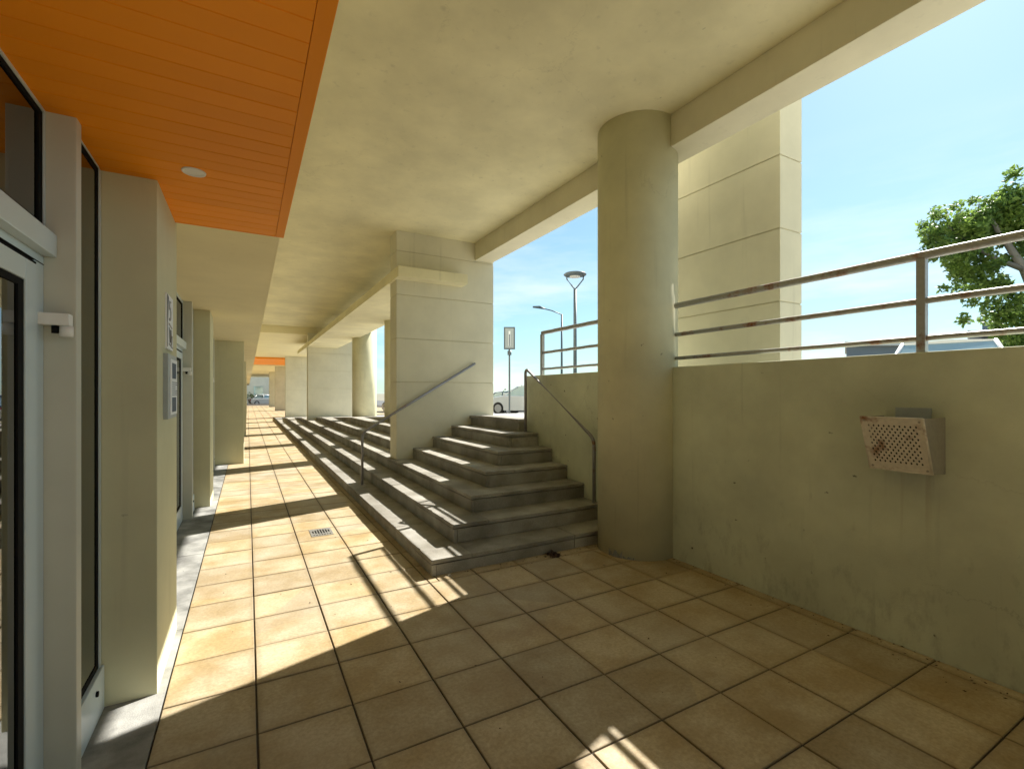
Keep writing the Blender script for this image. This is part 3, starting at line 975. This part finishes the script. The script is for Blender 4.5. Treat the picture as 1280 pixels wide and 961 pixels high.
# ------------------------------------------------------------ shopfronts on the left
def shopfront(dy, label, y_start):
    """bay ending at a post at y = 2.38 + dy"""
    s = thing('shopfront', label, 'shopfront', (-0.68, 1.2 + dy, 0), 'shopfronts along the left side')
    P = 2.38 + dy
    A = y_start
    # post and narrow window beside the pilaster
    bm = BM(); box(bm, -0.80, -0.568, P, P + .062, 0, ZS - .001); obj('post', bm, M_alu_post, s, .004)
    bm = BM(); box(bm, -0.64, -0.588, P + .063, P + .50, 0.0, 0.205); obj('kick_panel', bm, M_alu, s, .003)
    bm = BM(); cyl(bm, (-0.588, 0), .001, 0, .001, 6)
    bm.clear()
    tube(bm, [(-0.590, P + .36, .14), (-0.580, P + .36, .14)], .012, 12); obj('lock', bm, M_gasket, s)
    wf = BM()
    box(wf, -0.64, -0.600, P + .063, P + .075, .206, ZS - .03); box(wf, -0.64, -0.600, P + .47, P + .50, .206, ZS - .03)
    box(wf, -0.64, -0.600, P + .076, P + .469, ZS - .03, ZS - .002)
    nf = obj('window_frame', wf, M_alu, s)
    bm = BM()
    box(bm, -0.63, -0.604, P + .076, P + .084, .206, ZS - .031); box(bm, -0.63, -0.604, P + .432, P + .469, .206, ZS - .031)
    box(bm, -0.63, -0.604, P + .085, P + .431, .206, .235); box(bm, -0.63, -0.604, P + .085, P + .431, ZS - .06, ZS - .031)
    obj('gasket', bm, M_gasket, nf)
    bm = BM(); box(bm, -0.615, -0.607, P + .085, P + .431, .236, ZS - .061); obj('pane', bm, M_glass, nf)
    # door ledge
    bm = BM(); box(bm, -0.76, -0.622, A, P - .004, 1.985, 2.068); obj('ledge', bm, M_alu, s, .004)
    # transom window
    tf = BM()
    box(tf, -0.72, -0.655, A, P - .002, 2.069, 2.09); box(tf, -0.72, -0.655, A, P - .002, ZS - .035, ZS - .002)
    box(tf, -0.72, -0.655, P - .012, P - .002, 2.091, ZS - .036)
    tw = obj('transom_frame', tf, M_alu, s)
    bm = BM()
    box(bm, -0.715, -0.660, P - .05, P - .013, 2.091, ZS - .036); box(bm, -0.715, -0.660, A, P - .051, 2.091, 2.105); box(bm, -0.715, -0.660, A, P - .051, ZS - .055, ZS - .036)
    obj('gasket', bm, M_gasket, tw)
    bm = BM(); box(bm, -0.680, -0.666, A, P - .051, 2.106, ZS - .056); obj('pane', bm, M_glass, tw)
    # door frame and leaf
    fr = BM()
    box(fr, -0.74, -0.660, A, P - .002, 1.955, 1.984); box(fr, -0.74, -0.660, P - .090, P - .002, 0.002, 1.954)
    obj('door_frame', fr, M_alu, s, .002)
    bm = BM(); box(bm, -0.70, -0.6535, A, P - .094, 1.9365, 1.9425); box(bm, -0.70, -0.6585, A, P - .004, 1.9515, 1.9548); obj('seal', bm, M_gasket, s)
    d0 = max(A, P - 1.08)
    dr = BM()
    box(dr, -0.735, -0.653, P - .185, P - .094, .015, 1.935)
    box(dr, -0.735, -0.653, d0 + .08, P - .186, 1.862, 1.935); box(dr, -0.735, -0.653, d0 + .08, P - .186, .015, .20)
    box(dr, -0.735, -0.653, d0, d0 + .079, .015, 1.935)
    door = obj('door', dr, M_alu, s, .002)
    bm = BM()
    box(bm, -0.725, -0.658, P - .232, P - .187, .201, 1.861); box(bm, -0.725, -0.658, d0 + .08, P - .233, 1.838, 1.861); box(bm, -0.725, -0.658, d0 + .08, P - .233, .201, .225)
    obj('gasket', bm, M_gasket, door)
    bm = BM(); box(bm, -0.680, -0.663, d0 + .08, P - .233, .226, 1.837); obj('pane', bm, M_glass, door)
    bm = BM()
    tube(bm, rounded([(-0.653, d0 + .04, .85), (-0.62, d0 + .04, .85), (-0.62, d0 + .04, 1.15), (-0.653, d0 + .04, 1.15)], .03), .012, 10)
    obj('handle', bm, M_steel, door)
    if d0 - A > 0.3:
        ff = BM(); box(ff, -0.74, -0.690, A, A + .05, .002, 1.954); box(ff, -0.74, -0.690, d0 - .055, d0 - .004, .002, 1.954); box(ff, -0.74, -0.69, A + .051, d0 - .056, .002, .2)
        f2 = obj('side_frame', ff, M_alu, s)
        bm = BM(); box(bm, -0.712, -0.702, A + .051, d0 - .056, .201, 1.954); obj('pane', bm, M_glass, f2)
    # sensor bracket on the frame
    bm = BM(); box(bm, -0.690, -0.575, P - .06, P - .012, 1.728, 1.772); br = obj('bracket', bm, M_white, s, .004)
    bm = BM(); tube(bm, [(-0.588, P - .036, 1.727), (-0.588, P - .036, 1.688)], .020, 16); obj('sensor', bm, M_white, br)
    bm = BM(); tube(bm, [(-0.618, P - .036, 1.727), (-0.618, P - .036, 1.70)], .012, 12); obj('knob', bm, M_gasket, br)
    return s
shopfront(0, 'white framed shopfront at the left edge, glass door and transom under orange soffit', -3.18)
shopfront(4.30, 'second white framed shopfront recessed past the pilaster with the notices', 3.62)
shopfront(8.55, 'third white framed shopfront recessed behind the second pilaster', 7.95)

def pilaster(label, x1, y0, y1, x0=-0.80):
    p = tag(obj('pilaster', (lambda b: (box(b, x0, x1, y0, y1, -0.05, ZS - .0015), b)[1])(BM()), M_shop, None, .005), label, 'pilaster', 'pilasters between the shopfronts')
    return p
pilaster('nearest olive cream pilaster at the left, notices on its side', -0.388, 2.885, 3.615)
pilaster('second olive cream pilaster from the left, beside a white door', -0.425, 7.30, 7.94)
pilaster('third cream pilaster, wider and standing further out into the walkway', -0.068, 11.42, 12.2)
pilaster('fourth cream pilaster showing only as a thin edge behind the third', -0.045, 18.6, 19.3)
pilaster('far cream pilaster along the shop wall, before the walkway end', -0.045, 27.5, 28.2)
pilaster('farthest cream pilaster on the left wall of the walkway', -0.045, 37, 37.7)

# wall signs on the side of the nearest pilaster
XP = -0.388
nb = thing('notice_board', 'grey notice board with a printed white sheet on the pilaster side', 'notice board', (XP, 3.260, 1.5))
bm = BM(); box(bm, XP - .002, XP + .022, 3.070, 3.403, 1.34, 1.69); obj('backboard', bm, M_greyplate, nb, .003)
bm = BM(); box(bm, XP + .021, XP + .026, 3.131, 3.390, 1.36, 1.665); obj('sheet', bm, M_paper, nb)
bm = BM()
box(bm, XP + .0255, XP + .0275, 3.186, 3.335, 1.56, 1.645); box(bm, XP + .0255, XP + .0275, 3.186, 3.335, 1.375, 1.455)
rr = random.Random(2)
for k in range(7):
    z = 1.54 - k * .0115
    box(bm, XP + .0255, XP + .0272, 3.186, 3.186 + rr.uniform(.12, .22), z - .0035, z)
obj('print', bm, M_ink, nb)
npn = thing('number_plate', 'pale wall plate with dark figure on the pilaster side above the notice board', 'sign', (XP, 3.226, 1.87))
bm = BM(); box(bm, XP - .002, XP + .010, 3.131, 3.362, 1.72, 2.02); obj('plate', bm, M_paper, npn, .002)
bm = BM()
prism(bm, [(3.138, 2.015), (3.169, 2.0), (3.152, 1.90), (3.141, 1.87), (3.138, 1.73)], 0, XP + .0095, XP + .012)
obj('dark_band', bm, M_gasket, npn)
bm = BM()
def stroke(pts):
    tube(bm, [(XP + .0115, p[0], p[1]) for p in pts], .004, 6)
stroke([(3.247, 1.985), (3.206, 1.985), (3.203, 1.94), (3.226, 1.95), (3.250, 1.93), (3.247, 1.895), (3.220, 1.88), (3.199, 1.89)])
stroke([(3.186, 1.86), (3.294, 1.845)])
stroke([(3.192, 1.84), (3.220, 1.76), (3.247, 1.83), (3.274, 1.75), (3.301, 1.80)])
stroke([(3.192, 1.75), (3.322, 1.735)])
obj('print', bm, M_plate_ink, npn)

# ------------------------------------------------------------ small things on the floor
dg = thing('floor_drain', 'small square steel floor drain set in the sunlit tiles', 'drain', (0.68, 5.38, 0))
bm = BM(); box(bm, 0.575, 0.79, 5.24, 5.52, -0.006, 0.0045); obj('plate', bm, M_steel, dg, .001)
bm = BM()
for k in range(-3, 4):
    x = 0.682 + k * 0.026
    hy = 0.075 - 0.004 * k * k
    box(bm, x - .007, x + .007, 5.38 - hy + .02, 5.38 + hy + .02, 0.004, 0.0056)
for k in range(-3, 4):
    x = 0.682 + k * 0.026
    box(bm, x - .007, x + .007, 5.27, 5.29, 0.004, 0.0056)
obj('slot', bm, M_gasket, dg)

def litter(label, x, y, n, r, s, mat, seed, cat):
    rr = random.Random(seed)
    bm = BM()
    for k in range(n):
        a = rr.uniform(0, 6.28); q = r * rr.random() ** .6
        c = Vector((x + q * math.cos(a), y + q * math.sin(a), .004 + rr.uniform(0, r * .5) * (1 - q / r)))
        L = s * rr.uniform(.6, 1.2); W = L * rr.uniform(.35, .6)
        u = Vector((rr.uniform(-1, 1), rr.uniform(-1, 1), rr.uniform(-.35, .6))).normalized()
        v = u.cross(Vector((rr.uniform(-.4, .4), rr.uniform(-.4, .4), 1))).normalized()
        up = u.cross(v)
        P = [c - u * L, c - u * L * .3 + v * W, c + u * L * .4 + v * W * .8, c + u * L, c + u * L * .4 - v * W * .8, c - u * L * .3 - v * W]
        ctr = bm.verts.new(c + up * W * .35)
        vv = [bm.verts.new((p.x, p.y, max(p.z, .003))) for p in P]
        for i in range(6):
            bm.faces.new((ctr, vv[i], vv[(i + 1) % 6]))
    o = obj('dry_leaf_clump', bm, mat)
    return tag(o, label, cat)
litter('dark clump of dry leaves on the floor against the front step', 2.42, 3.585, 42, .075, .027, M_dryleaf, 1, 'leaf litter')
litter('pale crumpled scrap on the floor close to the step corner', 1.44, 3.60, 7, .022, .016, M_white, 8, 'litter')

bm = BM()
rr = random.Random(17)
for k in range(190):
    t = rr.random()
    if t < .45: x, y = 3.33 - abs(rr.gauss(0, .09)), rr.uniform(.4, 3.0)
    elif t < .75: x, y = rr.uniform(1.4, 3.0), 3.63 - abs(rr.gauss(0, .08))
    else: x, y = rr.uniform(-.5, 3.2), rr.uniform(.6, 6)
    if x > 1.3 and y > 3.62: continue
    L = rr.uniform(.003, .011); a = rr.uniform(0, 3.14); W = L * rr.uniform(.25, .6)
    u = Vector((math.cos(a), math.sin(a), 0)); v = Vector((-u.y, u.x, 0))
    c = Vector((x, y, .0035))
    P = [c - u * L, c + v * W, c + u * L, c - v * W]
    top = bm.verts.new(c + Vector((0, 0, rr.uniform(.002, .005))))
    vv = [bm.verts.new(q) for q in P]
    for i in range(4): bm.faces.new((top, vv[i], vv[(i + 1) % 4]))
tag(obj('floor_debris', bm, M_dryleaf), 'scattered brown leaf crumbs and grit on the shaded tiles', 'debris', kind='stuff')

# ------------------------------------------------------------ street furniture beyond the wall
def lamp_post(x, y, h, label):
    g = zp(y)
    l = thing('street_lamp', label, 'street lamp', (x, y, g))
    bm = BM(); cyl(bm, (x, y), .075, g, g + 0.9, 20, .07); cyl(bm, (x, y), .055, g + .9, g + h - .42, 20, .045); obj('pole', bm, M_pole, l)
    bm = BM()
    d = Vector((.874, -.487, 0))
    for s in (-1, 1):
        c0 = Vector((x, y, g + h - .44))
        tube(bm, [c0, c0 + d * s * .10 + Vector((0, 0, .12)), c0 + d * s * .24 + Vector((0, 0, .30)), c0 + d * s * .25 + Vector((0, 0, .40))], .02, 8)
    obj('fork_arm', bm, M_pole, l)
    bm = BM()
    seg = 32
    prof = [(.02, -.06), (.20, -.055), (.31, -.03), (.34, 0.0), (.30, .035), (.16, .06), (.01, .07)]
    rings = [[bm.verts.new((x + r * math.cos(2 * math.pi * a / seg), y + r * math.sin(2 * math.pi * a / seg), g + h + z)) for a in range(seg)] for r, z in prof]
    for A, B in zip(rings, rings[1:]):
        for a in range(seg):
            bm.faces.new((A[a], A[(a + 1) % seg], B[(a + 1) % seg], B[a])).smooth = True
    bm.faces.new(rings[0]); bm.faces.new(rings[-1])
    obj('disc_head', bm, M_pole, l)
    bm = BM(); cyl(bm, (x, y), .16, g + h - .075, g + h - .05, 24); obj('diffuser', bm, M_lampglass, l)
lamp_post(8.45, 11.3, 4.06, 'grey street lamp with a flat round disc head on a forked arm')
def arm_lamp(x, y, h, label, dirx, diry):
    g = zp(y) - .12
    l = thing('street_lamp', label, 'street lamp', (x, y, g))
    bm = BM(); tube(bm, [(x, y, g), (x, y, g + h * .5), (x, y, g + h)], .07, 12, [.10, .08, .06]); obj('pole', bm, M_pole, l)
    bm = BM()
    tube(bm, [(x, y, g + h - .03), (x + dirx * .7, y + diry * .7, g + h + .25), (x + dirx * 1.3, y + diry * 1.3, g + h + .4)], .04, 8); obj('arm', bm, M_pole, l)
    bm = BM()
    tube(bm, [(x + dirx * 1.2, y + diry * 1.2, g + h + .38), (x + dirx * 1.6, y + diry * 1.6, g + h + .5), (x + dirx * 2.1, y + diry * 2.1, g + h + .52)], .1, 8, [.05, .11, .06]); obj('lamp_head', bm, M_pole, l)
arm_lamp(19.75, 28.0, 7.1, 'thin distant street lamp with one angled arm', -.87, .48)
arm_lamp(15.6, 34.5, 7.4, 'very distant lamp pole beyond the parked cars, seen past the round column', .5, .86)

sx_, sy_ = 6.76, 12.25
g = zp(sy_)
sg = thing('parking_sign', 'small upright grey street sign with white stroke on a thin pole', 'sign', (sx_, sy_, g))
bm = BM(); cyl(bm, (sx_, sy_), .027, g, 3.38, 14); obj('pole', bm, M_pole, sg)
bm = BM(); cyl(bm, (sx_, sy_), .06, 2.60, 2.72, 14); obj('clamp', bm, M_pole, sg)
dS = Vector((.874, -.487, 0)); nS = Vector((-.487, -.874, 0))
def board(bm, hw, z0, z1, off0, off1):
    c = Vector((sx_, sy_, 0))
    vs_ = []
    for off in (off0, off1):
        for (s, z) in ((-hw, z0), (hw, z0), (hw, z1), (-hw, z1)):
            p = c + dS * s + nS * off; vs_.append(bm.verts.new((p.x, p.y, z)))
    for f in ((3, 2, 1, 0), (4, 5, 6, 7), (0, 1, 5, 4), (1, 2, 6, 5), (2, 3, 7, 6), (3, 0, 4, 7)):
        bm.faces.new([vs_[i] for i in f])
bm = BM(); board(bm, .165, 2.76, 3.42, .02, .06); obj('frame', bm, M_pole, sg, .008)
bm = BM(); board(bm, .125, 2.80, 3.38, .055, .066); obj('sign_face', bm, M_greyplate, sg)
bm = BM(); board(bm, .028, 2.86, 3.30, .064, .070); obj('white_stroke', bm, M_paper, sg)
bm = BM(); board(bm, .012, 2.86, 3.20, .0705, .074); obj('dark_stroke', bm, M_ink, sg)

# ------------------------------------------------------------ cars
def car(label, x, y, rz, paint, zg, group='cars parked beyond the wall'):
    """length along local x (front +x), 4.2 m"""
    c = thing('parked_car', label, 'car', (0, 0, 0), group)
    W = 0.86
    # body: side profile rings at several widths
    prof = [(-2.08, .42), (-2.10, .62), (-2.02, .86), (-1.62, .93), (1.02, .95), (1.62, .86), (2.02, .72), (2.12, .52), (2.08, .30), (1.75, .22), (-1.75, .22), (-2.0, .28)]
    bm = BM()
    rings = []
    for yy, k, zk in ((-W, .955, .96), (-W + .05, .99, 1), (0, 1.0, 1.02), (W - .05, .99, 1), (W, .955, .96)):
        rings.append([bm.verts.new((p[0] * k, yy, .22 + (p[1] - .22) * zk)) for p in prof])
    for A, B in zip(rings, rings[1:]):
        for i in range(len(prof)):
            bm.faces.new((A[i], A[(i + 1) % len(prof)], B[(i + 1) % len(prof)], B[i])).smooth = True
    bm.faces.new(rings[0]); bm.faces.new(rings[-1])
    obj('body', bm, paint, c)
    # roof shell
    lo = [(-1.70, .92), (1.05, .94)]; hi = [(-1.25, 1.40), (-.2, 1.46), (.30, 1.42)]
    bm = BM()
    hw, hw2 = .78, .62
    def rg(z, w0, pts): return [bm.verts.new((p, s * w0, z2)) for s in (-1, 1) for p, z2 in pts]
    r1 = [(-1.27, 1.385), (-.25, 1.445), (.32, 1.405)]
    A = [bm.verts.new((p, -hw2, z)) for p, z in r1]; M = [bm.verts.new((p, 0, z + .035)) for p, z in r1]; B = [bm.verts.new((p, hw2, z)) for p, z in r1]
    A2 = [bm.verts.new((p, -hw2, z - .05)) for p, z in r1]; B2 = [bm.verts.new((p, hw2, z - .05)) for p, z in r1]
    for S, T in ((A2, A), (A, M), (M, B), (B, B2)):
        for i in range(2):
            bm.faces.new((S[i], S[i + 1], T[i + 1], T[i])).smooth = True
    for idx in (0, 2):
        bm.faces.new((A2[idx], A[idx], M[idx], B[idx], B2[idx]))
    # pillars
    for s in (-1, 1):
        for (px, pz, qx, qz) in ((-1.27, 1.37, -1.72, .90), (.32, 1.39, 1.06, .92), (-.42, 1.41, -.48, .92)):
            tube(bm, [(px, s * hw2, pz), (qx, s * hw, qz)], .035, 6)
    obj('roof', bm, paint, c)
    def pane(nm, pts):
        b = BM(); b.faces.new([b.verts.new(p) for p in pts])
        r = bmesh.ops.solidify(b, geom=b.faces[:], thickness=.012)
        return obj(nm, b, M_carglass, c)
    pane('windscreen', [(.33, -.60, 1.375), (.33, .60, 1.375), (1.04, .74, .935), (1.04, -.74, .935)])
    pane('rear_window', [(-1.28, -.60, 1.355), (-1.28, .60, 1.355), (-1.70, .74, .925), (-1.70, -.74, .925)])
    for s in (-1, 1):
        pane('side_window', [(-1.22, s * .63, 1.36), (-.46, s * .63, 1.40), (-.52, s * .775, .94), (-1.62, s * .775, .93)])
        pane('side_window', [(-.38, s * .63, 1.40), (.28, s * .63, 1.375), (.96, s * .775, .95), (-.44, s * .775, .94)])
        b = BM(); box(b, 1.94, 2.07, s * .72 - .13, s * .72 + .13, .60, .72); obj('headlight', b, M_headlight, c, .03)
        b = BM(); box(b, -2.09, -1.98, s * .74 - .1, s * .74 + .1, .64, .82); obj('tail_light', b, M_redlight, c, .02)
        b = BM(); box(b, .82, .96, s * .86 - .02 + s * .08, s * .86 + .02 + s * .08, .93, 1.05); obj('mirror', b, paint, c, .02)
        for wx in (-1.28, 1.32):
            b = BM(); tube(b, [(wx, s * (W - .17), .31), (wx, s * (W + .01), .31)], .31, 22); wv = obj('wheel', b, M_black, c)
            b = BM(); tube(b, [(wx, s * (W - .0), .31), (wx, s * (W + .018), .31)], .20, 14); obj('rim', b, M_rim, wv)
    for s in (1, -1):
        b = BM(); box(b, s * 2.06 if s > 0 else -2.12, 2.135 if s > 0 else -2.085, -.26, .26, .40, .50); obj('licence_plate', b, M_paper, c)
    c.location = (x, y, zg); c.rotation_euler = (0, 0, rz)
    return c
car('pale car seen by its windscreen just over the wall top at right', 11.3, 3.72, R(198), M_car_white, 1.0)
car('white parked car between the grooved pillar and the end of the wall', 12.3, 20.2, R(120), M_car_white, zp(20) - .12)
car('dark parked car behind the white one at the top of the steps', 14.4, 26.5, R(100), M_car_dark, zp(26.5) - .12)
car('silver parked car seen between the far round column and the grooved pillar', 9.9, 29.5, R(95), M_car_silver, zp(29.5) - .12)
car('small dark car far off past the sunlit round column', 10.6, 37.0, R(95), M_car_dark, -.12)
car('white parked car at the far end of the walkway', 2.2, 73, R(10), M_car_white, -.2)

# ------------------------------------------------------------ trees and shrubs
def leaf_cloud(bm, clumps, per, size, seed):
    rr = random.Random(seed)
    for (c, rad) in clumps:
        c = Vector(c)
        n = int(per * rad * rad)
        for _ in range(n):
            d = Vector((rr.gauss(0, 1), rr.gauss(0, 1), rr.gauss(0, .8)))
            d.normalize()
            p = c + d * rad * (rr.random() ** .45)
            L = size * rr.uniform(.6, 1.25); W = L * .5
            u = (d * .5 + Vector((rr.gauss(0, .8), rr.gauss(0, .8), rr.gauss(0, .6)))).normalized()
            v = u.cross(Vector((rr.gauss(0, .6), rr.gauss(0, .6), 1))).normalized()
            a, b, e, f = p - u * L * .5, p + v * W * .5, p + u * L * .5, p - v * W * .5
            bm.faces.new([bm.verts.new(q) for q in (a, b, e, f)])

def tree(name, label, base, clumps, limbs, per=900, size=.13, seed=1, mat=None, trunk_r=.16, group=None):
    t = thing(name, label, 'tree', base, group)
    bm = BM()
    for path, r0, r1 in limbs:
        n = len(path)
        tube(bm, path, r0, 9, [r0 + (r1 - r0) * i / (n - 1) for i in range(n)])
    obj('trunk', bm, M_bark, t)
    bm = BM(); leaf_cloud(bm, clumps, per, size, seed); obj('crown', bm, mat or M_leaf, t)
    return t

# pixel-measured clump centres on a tree about 12 m away (depth, right, up in metres from the eye)
S_, C_ = math.sin(R(29.2)), math.cos(R(29.2))
def cw(d, r, z): return (S_ * d + C_ * r, C_ * d - S_ * r, z)
cl = []
rr = random.Random(4)
for (d, r, z, rad) in ((12.0, 10.75, 5.45, .42), (12.1, 11.2, 5.75, .50), (12.3, 10.9, 5.15, .40), (11.8, 11.55, 5.25, .50), (12.2, 12.1, 5.9, .55),
                       (12.0, 12.45, 6.2, .5), (12.3, 12.95, 6.5, .55), (11.7, 12.9, 5.95, .6), (12.1, 11.55, 4.55, .48), (12.2, 12.15, 4.9, .5),
                       (11.8, 11.95, 4.15, .48), (12.3, 12.5, 4.3, .5), (12.0, 12.2, 3.6, .4), (12.1, 12.75, 3.4, .42), (11.9, 13.1, 5.4, .6),
                       (12.6, 13.8, 5.8, .8), (11.6, 13.9, 4.7, .8), (12.1, 14.6, 6.3, .9), (12.4, 14.9, 5.2, .9), (12, 13.7, 6.8, .7), (12.2, 12.55, 3.05, .34), (11.8, 11.2, 4.95, .36),
                       (12.4, 13.4, 3.7, .5), (12.9, 13.2, 5.9, .7), (12.1, 12.95, 2.7, .45), (12.3, 13.5, 2.9, .5), (12.2, 12.45, 5.5, .45), (11.9, 11.75, 5.75, .42), (13.0, 12.2, 5.3, .5)):
    c = Vector(cw(d, r, z))
    cl.append((c, rad * .72))
    for _ in range(6):
        cl.append((c + Vector((rr.gauss(0, 1), rr.gauss(0, 1), rr.gauss(0, .8))) * rad * .6, rad * rr.uniform(.28, .5)))
tb = cw(12.1, 14.1, .9)
limbs = [([tb, cw(12.1, 14.0, 2.4), cw(12.1, 13.6, 3.6)], .20, .15),
         ([cw(12.1, 13.6, 3.5), cw(12.0, 13.0, 4.6), cw(12.0, 12.4, 5.5), cw(12, 12.0, 6.1)], .13, .03),
         ([cw(12.1, 13.6, 3.6), cw(12.1, 13.7, 5.0), cw(12.1, 13.4, 6.2), cw(12.1, 13.2, 6.6)], .13, .03),
         ([cw(12, 13.0, 4.6), cw(12, 12.2, 4.9), cw(12, 11.4, 5.4), cw(12, 11.0, 5.75)], .07, .02),
         ([cw(12.1, 13.6, 3.6), cw(12.1, 12.8, 3.9), cw(12.0, 12.1, 4.2)], .06, .02),
         ([cw(12.1, 13.7, 5.0), cw(12.1, 14.4, 6.0), cw(12.1, 14.8, 6.8)], .08, .03),
         ([cw(12, 11.3, 5.45), cw(12, 11.35, 5.9), cw(12, 11.4, 6.35)], .012, .005),
         ([cw(12, 11.7, 5.4), cw(12, 11.75, 5.9), cw(12, 11.85, 6.3)], .012, .005)]
tree('broadleaf_tree', 'leafy green tree with pale limbs beyond the railing at right', tb, cl, limbs, 2100, .15, 7)

def shrub(label, c, rad, seed, group='shrubs', size=.16, per=420, h=None):
    t = thing('shrub', label, 'shrub', (c[0], c[1], c[2]), group)
    rr = random.Random(seed)
    cl = [(Vector((c[0] + rr.gauss(0, .45) * rad, c[1] + rr.gauss(0, .45) * rad, c[2] + rad * rr.uniform(.3, 1.2))), rad * rr.uniform(.3, .5)) for _ in range(14)]
    bm = BM(); leaf_cloud(bm, cl, per, size, seed); obj('foliage', bm, M_leaf2, t)
    bm = BM()
    for k in range(4):
        q = cl[k][0]
        tube(bm, [(c[0], c[1], c[2] - .1), ((c[0] + q.x) / 2, (c[1] + q.y) / 2, (c[2] + q.z) / 2), tuple(q)], .03, 6)
    obj('stem', bm, M_bark, t)
p = cw(10.5, 11.55, 1.0); shrub('light green shrub under the tree, just over the wall top', (p[0], p[1], 1.05), .95, 21, None)
sl = ['dark round shrub behind the parked white car, first from the left', 'dark round shrub behind the parked white car, second from the left', 'low green shrub far along the street',
      'bushy shrub before the white building at the walkway end, left one', 'bushy shrub before the white building at the walkway end, right one']
for k, (x, y, r_) in enumerate(((20.5, 36.0, 1.3), (23.5, 38.5, 1.4), (29, 40, 1.6), (0.9, 74.5, 1.1), (4.3, 77.0, 1.2))):
    shrub(sl[k], (x, y, -.05), r_, 30 + k, 'shrubs beyond the parking', .3, 90)

# ------------------------------------------------------------ far buildings
b1 = thing('low_building', 'long low grey building behind the railing at right', 'building', cw(30, 30, .6))
bm = BM()
def orbox(bm, d0, d1, r0, r1, z0, z1):
    pts = [cw(d0, r0, 0), cw(d0, r1, 0), cw(d1, r1 * d1 / d0, 0), cw(d1, r0 * d1 / d0, 0)]
    prism(bm, [(p[0], p[1]) for p in pts], 2, z0, z1)
orbox(bm, 30, 36, 21.2, 34, .4, 4.45); obj('wall', bm, M_grey_wall, b1)
bm = BM(); orbox(bm, 29.7, 36.3, 20.9, 34.3, 4.452, 4.72); obj('roof', bm, M_white_wall, b1)
bm = BM(); orbox(bm, 32, 33, 31.8, 32.7, 4.722, 6.3); obj('chimney', bm, M_grey_wall, b1)
bm = BM(); orbox(bm, 29.4, 36, 28.3, 33, 5.2, 5.36); obj('canopy', bm, M_pole, b1)
for k in range(4):
    bm = BM(); orbox(bm, 29.97, 30.1, 22 + k * 3, 23.6 + k * 3, 1.8, 3.2); wv = obj('window', bm, M_carglass, b1)

b2 = thing('white_building', 'bright white building closing the far end of the walkway', 'building', (2, 82, 0))
bm = BM(); box(bm, -6, 9, 82, 92, -.3, 5.6); obj('wall', bm, M_white_wall, b2)
bm = BM(); box(bm, -6.2, 9.2, 81.8, 92.2, 5.602, 5.95); obj('roof', bm, M_beam, b2)
for k in range(5):
    bm = BM(); box(bm, -4.6 + k * 2.7, -3.3 + k * 2.7, 81.95, 82.05, .9, 2.5); wv = obj('window', bm, M_carglass, b2)
    bm = BM(); box(bm, -4.7 + k * 2.7, -3.2 + k * 2.7, 81.90, 81.98, .78, .88); obj('sill', bm, M_conc, wv)
